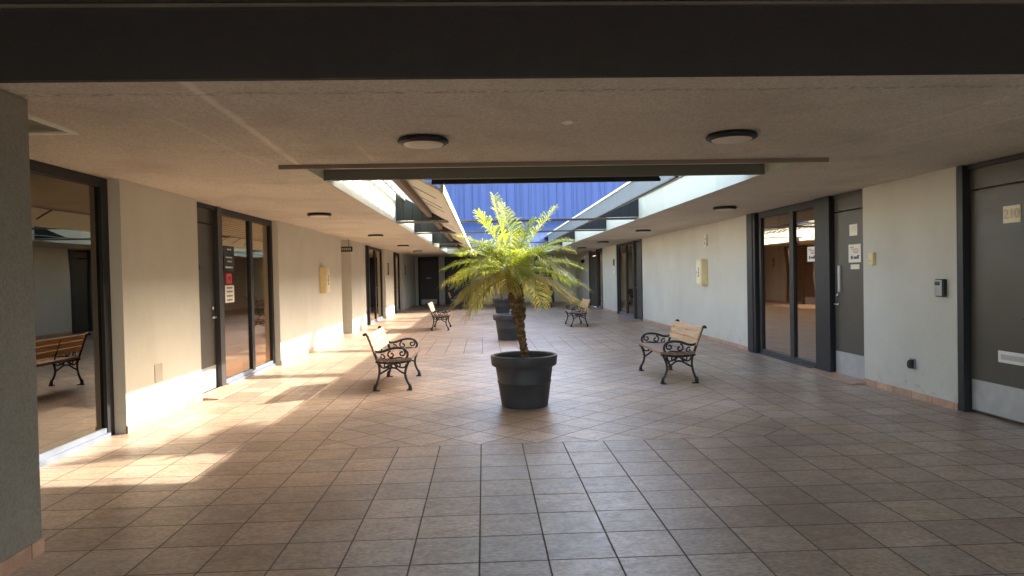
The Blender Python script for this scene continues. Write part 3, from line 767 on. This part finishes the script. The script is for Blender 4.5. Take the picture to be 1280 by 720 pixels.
# azimuth: 0 = right, 90 = away, 180 = left, 270 = towards the camera
FR = [ # az, elevation, length, droop, old
 (165, 80, 1.08, .10, 0), (110, 72, 1.05, .12, 0), (15, 60, 1.15, .16, 0), (200, 66, 1.02, .20, 0), (330, 68, .85, .2, 0),
 (178, 48, 1.05, .28, 0), (198, 44, 1.0, .42, 0), (155, 40, 1.0, .40, 0), (3, 44, 1.05, .34, 0), (342, 42, 1.0, .44, 0), (40, 44, 1.0, .42, 0),
 (186, 28, 1.0, .42, 0), (172, 14, .95, .40, 1), (212, 20, .90, .55, 0), (6, 26, 1.0, .42, 0), (352, 12, .95, .45, 0), (28, 18, .92, .50, 0),
 (255, 52, .78, .70, 0), (232, 44, .88, .62, 0), (308, 44, .88, .62, 0), (282, 40, .62, .85, 0), (265, 18, .50, .80, 1), (330, 26, .9, .58, 0), (215, 50, .98, .45, 0), (145, 22, .98, .48, 0), (85, 42, .9, .5, 0), (118, 30, .9, .5, 0),
 (218, 6, .80, .55, 1), (190, -4, .84, .50, 1), (325, 6, .82, .55, 1), (346, -6, .92, .42, 1), (125, -2, .85, .55, 1), (60, 0, .85, .55, 1), (200, -20, .66, .50, 1), (8, 2, .84, .55, 1)]
palm = make_palm((.575, 2.0, .56), (.434, 2.33, 1.735), 'bright green feathery palm leaning slightly left out of the nearest planter', FR)
FR2 = [(a+17, e, l*.85, d, o_) for a, e, l, d, o_ in FR if e > 0][::1]
palm2 = make_palm((.86, 23.6, .56), (.66, 23.6, 1.75), 'distant palm in the farthest planter, almost hidden behind the near palm', FR2[:18], .9)

# ------------------------------------------------------------------ ceiling lights
def make_light(label, rad=.21):
    r = empty('ceiling_light', (0,0,0), label, 'light', 'round flush lights on the stucco ceiling')
    MB().lathe([(rad*.93,0),(rad*.97,-.012),(rad,-.022),(rad,-.034),(rad*.86,-.050),(rad*.80,-.050)], (0,0,0), 48, cap=False).build('rim', M['black'], r)
    MB().lathe([(rad*.81,-.044),(rad*.76,-.056),(rad*.45,-.060),(.001,-.061)], (0,0,0), 48, cap=False).build('diffuser', M['lens'], r)
    return r
cl0 = make_light('round black-rimmed ceiling light, left one of the two large near ones'); cl0.location = (-.418, -1.05, H-.001)
cl0b = copy_tree(cl0); cl0b.location = (2.168, -1.09, H-.001); cl0b['label'] = 'round black-rimmed ceiling light, right one of the two large near ones'
ordn = ['nearest', 'second', 'third', 'farthest']
for i, yy in enumerate([5.5, 11.9, 18.3, 23.8]):
    for sd, x in (('left', -2.8), ('right', 4.42)):
        l_ = copy_tree(cl0); l_.location = (x, yy, H-.001)
        l_['label'] = '%s small-looking disc light in the row under the %s walk ceiling' % (ordn[i], sd)
tag_vent = empty('ceiling_vent', (-3.3,-1.79,H), 'louvred white vent grille in the ceiling beside the left pier', 'vent')
v = MB().box(-3.62,-2.98,-2.12,-2.08,H-.02,H-.001).box(-3.62,-2.98,-1.50,-1.46,H-.02,H-.001).box(-3.62,-3.58,-2.08,-1.50,H-.02,H-.001).box(-3.02,-2.98,-2.08,-1.50,H-.02,H-.001)
put(v, 'vent_frame', M['soffit'], tag_vent)
v = MB().box(-3.6,-3.0,-2.1,-1.48,H-.002,H-.0005)
for k in range(11): v.add([(-3.58,-2.06+k*.052,H-.012),(-3.02,-2.06+k*.052,H-.012),(-3.02,-2.03+k*.052,H-.002),(-3.58,-2.03+k*.052,H-.002)], [(0,1,2,3)])
put(v, 'louvres', M['soffit'], tag_vent)
sm = empty('cover_plate', (.72,-1.62,H-.001), 'tiny round cover plate on the ceiling between the two near lights', 'cover plate')
MB().lathe([(.045,0),(.045,-.008),(.03,-.014),(.001,-.014)], (0,0,0), 24, cap=False).build('cap', M['soffit'], sm)

# ------------------------------------------------------------------ wall things
def text_mesh(name, body, size, mat, parent, loc, rot, ext=.002, align='CENTER'):
    cu = bpy.data.curves.new(name, 'FONT'); cu.body = body; cu.size = size; cu.extrude = ext; cu.align_x = align; cu.align_y = 'CENTER'
    t = bpy.data.objects.new(name, cu); col.objects.link(t)
    dg = bpy.context.evaluated_depsgraph_get(); me = bpy.data.meshes.new_from_object(t.evaluated_get(dg))
    bpy.data.objects.remove(t); o = bpy.data.objects.new(name, me); col.objects.link(o); me.materials.clear(); me.materials.append(mat)
    o.parent = parent; o.location = loc; o.rotation_euler = rot; return o
ROT_R = (R(90), 0, R(-90)); ROT_L = (R(90), 0, R(90))
def plate(name, label, cat, side, y0, y1, z0, z1, mat, depth=.006, off=0.0, group=None, part='board'):
    """a flat board on a wall or door plane; origin at its centre"""
    X = (XL if side < 0 else XR)+side*off; s = side
    r = empty(name, (X, (y0+y1)/2, (z0+z1)/2), label, cat, group)
    hy, hz = (y1-y0)/2, (z1-z0)/2
    MB().box(-s*depth, -s*.0005, -hy, hy, -hz, hz).build(part, mat, r)
    return r
# suite number
n210 = plate('suite_sign', 'small cream plate with raised digits 210 on the nearest right door', 'sign', 1, .09, .33, 2.12, 2.30, M['cream_w'], .008, .09)
text_mesh('digits', '210', .15, M['digit'], n210, (-.010, 0, 0), ROT_R)
# posters on right door
p1 = plate('paper_notice', 'blank-looking small cream sheet high on the second right door', 'notice', 1, 3.19, 3.41, 2.16, 2.33, M['paper'], .002, .06, part='sheet')
MB().box(-.0035,-.0022,-.08,.08,.03,.036).box(-.0035,-.0022,-.08,.06,.0,.006).build('print', M['digit'], p1)
def poster(y0, y1, z0, z1, off, label):
    p = plate('printed_poster', label, 'poster', 1, y0, y1, z0, z1, M['paper'], .002, off, part='sheet')
    m = MB(); hy = (y1-y0)/2; hz = (z1-z0)/2
    for k, (a, b, zz) in enumerate([(.75,.1,.62),(.5,-.6,.42),(.3,-.75,.2),(.1,-.6,.02)]): m.box(-.0035,-.0022,-a*hy if False else b*hy, a*hy, zz*hz, zz*hz+.012)
    m.build('print', M['pink'], p)
    q = MB(); q.lathe([(.03,0),(.03,-.0015)], (-.002, hy*.45, -hz*.45), 12, 'x'); q.box(-.0035,-.0022,-.7*hy,.15*hy,-.62*hz,-.35*hz); q.box(-.0035,-.0022,-.8*hy,-.45*hy,-.35*hz,-.2*hz)
    q.build('print', M['ink'], p); return p
poster(3.10, 3.44, 1.76, 2.03, .06, 'cream poster with pink and dark print on the second right door')
poster(4.47, 4.79, 1.80, 2.05, .063, 'cream poster taped inside frame of the right window, beside the dark post')
plate('door_label', 'narrow cream label strip below the poster on the second right door', 'label', 1, 3.14, 3.38, 1.66, 1.73, M['cream_w'], .003, .06)
# thermostat-like cream box, keypad, outlet
bx = empty('doorbell_box', (XR, 2.66, 1.80), 'small cream box on the wall between the two right doors', 'doorbell')
MB().box(-.05, 0, -.055, .055, -.085, .085).build('housing', M['cream'], bx, .006); MB().lathe([(.008,0),(.008,-.008)], (-.05,0,-.03), 12, 'x').build('button', M['steel'], bx)
kp = empty('access_keypad', (XR, 1.19, 1.42), 'grey and black access keypad on the wall left of door 210', 'keypad')
MB().box(-.055, 0, -.075, .075, -.105, .105).build('housing', M['black'], kp, .012)
MB().box(-.068, -.054, -.064, .064, -.095, .095).build('faceplate', M['kick'], kp, .010)
MB().box(-.0715, -.0682, -.04, .05, .03, .075).build('screen', M['black'], kp)
b_ = MB()
for i in range(3):
    for q in range(4): b_.box(-.072,-.0682,-.028+i*.028,-.012+i*.028,-.075+q*.022,-.062+q*.022)
b_.build('keys', M['grille'], kp)
ot = empty('outlet_cover', (XR, 1.78, .44), 'black weatherproof outlet cover low on the right wall', 'outlet')
MB().box(-.02, 0, -.05, .05, -.065, .065).build('backplate', M['alu'], ot, .004); MB().box(-.075,-.02,-.045,.0,-.058,.055).build('lid', M['black'], ot, .012); MB().box(-.06,-.02,.018,.045,-.05,.03).build('lid', M['black'], ot, .008)
# fire extinguisher boxes
def ext_box(side, y, z, label):
    r = empty('extinguisher_box', (XL if side < 0 else XR, y, z), label, 'fire box', 'cream fire extinguisher boxes on the side walls')
    s = side
    MB().box(-s*.16, -s*.0, -.21, .21, -.32, .32).build('cabinet', M['cream'], r, .015)
    MB().box(-s*.172, -s*.1605, -.17, .17, -.28, .28).build('cabinet_door', M['cream_w'], r, .006)
    t = text_mesh('lettering', 'FIRE', .13, M['maroon'], r, (-s*.174, 0, 0), ROT_R if side > 0 else ROT_L)
    t.rotation_euler = (t.rotation_euler.to_matrix() @ Matrix.Rotation(R(-90), 3, 'Z')).to_euler()
    MB().lathe([(.014,0),(.014,-s*.02)], (-s*.172, .13 if side > 0 else -.13, 0), 12, 'x').build('latch', M['steel'], r)
    return r
ext_box(1, 10.1, 1.65, 'cream fire extinguisher box on the shaded right wall below the strobe')
ext_box(-1, 10.45, 1.64, 'cream fire extinguisher box with maroon letters on the left wall')
st = empty('fire_strobe', (XR, 9.93, 2.42), 'white fire alarm strobe high on the right wall above the extinguisher box', 'alarm')
MB().box(-.05,0,-.07,.07,-.14,.14).build('housing', M['white'], st, .008); MB().lathe([(.03,0),(.035,-.02),(.02,-.03)], (-.05,0,.03), 16, 'x').build('strobe_lens', M['lens'], st)
MB().box(-.052,-.0502,-.03,.03,-.11,-.03).build('print', M['red'], st)
# low wall vent plate, left
vp = empty('wall_plate', (XL, 1.76, .57), 'grey blank cover plate low on the left wall beside the big window', 'cover plate')
MB().box(0,.008,-.10,.10,-.11,.11).build('cover', M['grille'], vp, .002)
# signage on left door and glass
sg = plate('suite_sign', 'small dark name plate on the left grey door', 'sign', -1, 3.18, 3.50, 1.84, 1.92, M['bronze'], .006, .16)
for k, (a, b) in enumerate([(-.06,.0), (.02,.09)]): MB().box(.0065,.0075,a,b,-.012,.014).build('lettering', M['kick'], sg)
gs = plate('window_sign', 'black window sign with white lettering, top one on the left glass pane', 'sign', -1, 4.40, 4.86, 1.83, 2.24, M['black'], .003, .143)
for zz, a, b, h_ in [(.15,-.08,.10,.028),(.02,-.15,.13,.024),(-.045,-.08,.12,.024),(-.14,-.17,.15,.032)]:
    m = MB(); x = a; rn = random.Random(int((zz+1)*1000))
    while x < b:
        wv = rn.uniform(.016,.028); m.box(.0035,.0045,x,min(x+wv,b),zz-h_/2,zz+h_/2*rn.uniform(.5,1)); x += wv+.007
    m.build('lettering', M['white'], gs)
rd = empty('red_badge', (XL-.143, 4.60, 1.71), 'red square sticker below the black sign on the left glass', 'sticker')
MB().box(.0005,.004,-.13,.13,-.085,.085).build('sticker', M['red'], rd, .003)
MB().box(.0045,.0055,-.07,.07,.045,.06).box(.0045,.0055,-.07,.07,-.06,-.045).box(.0045,.0055,-.08,-.062,-.045,.045).build('print', M['pink'], rd)
MB().box(.0045,.0055,-.03,.05,-.025,.03).build('print', M['maroon'], rd)
wn_ = plate('paper_notice', 'white notice with four grey lines of print, lowest sign on the left glass', 'notice', -1, 4.42, 4.82, 1.32, 1.60, M['paper'], .003, .143, part='sheet')
m = MB()
for zz in (.10, .04, -.03, -.095):
    x = -.13; rn = random.Random(int((zz+1)*777))
    while x < .12:
        wv = rn.uniform(.02,.05); m.box(.0035,.0045,x,min(x+wv,.13),zz-.014,zz+.012); x += wv+.014
m.build('print', M['ink'], wn_)
# blade sign at the passage, name plates further on
bs = empty('blade_sign', (XL-.1, 13.55, 2.52), 'black sign with pale lettering hung over the left passage opening', 'sign')
MB().box(-.22,.30,-.02,.02,-.075,.075).build('board', M['black'], bs)
m = MB(); x = -.17
for wv in (.035,.05,.03,.05,.04,.05,.035,.04): m.box(x, x+wv, -.0225, -.0205, -.035, .035); x += wv+.014
m.build('lettering', M['grille'], bs)
MB().box(-.1,-.09,-.006,.006,.075,.306).box(.18,.19,-.006,.006,.075,.306).build('hanger', M['black'], bs)
for y0, y1, side, lb in [(22.35, 22.75, -1, 'upright black name plate on the left wall between the two far openings'), (28.7, 29.05, -1, 'small black name plate on the last stretch of the left wall')]:
    s_ = plate('name_plate', lb, 'sign', side, y0, y1, 1.78, 2.28, M['black'], .01)
    m = MB()
    for q in range(6): m.box(.0105,.012,-.12,.12 - .03*(q % 2),-.2+q*.07,-.17+q*.07)
    m.build('lettering', M['grille'], s_)
ic = plate('name_plate', 'dark name plate over a white card by the middle right doorway', 'sign', 1, 21.95, 22.25, 1.98, 2.25, M['black'], .012)
ic2 = plate('entry_card', 'white card below the dark plate by the middle right doorway', 'sign', 1, 21.95, 22.25, 1.62, 1.93, M['white'], .02)
MB().box(-.0225,-.0205,-.1,.1,.02,.05).build('print', M['ink'], ic2)
sc = empty('security_camera', (XR, 30.2, 2.42), 'white round security camera high on the far right wall', 'security camera')
MB().lathe([(.08,0),(.08,-.04)], (0,0,.12), 20, 'x').build('mount', M['white'], sc)
MB().tube([(-.03,0,.12),(-.14,0,.10),(-.16,0,-.02)], .02, 8).build('arm', M['white'], sc)
MB().lathe([(.02,-.2),(.08,-.17),(.11,-.10),(.11,-.03),(.06,0)], (-.16,0,0), 20).build('camera_dome', M['black'], sc)
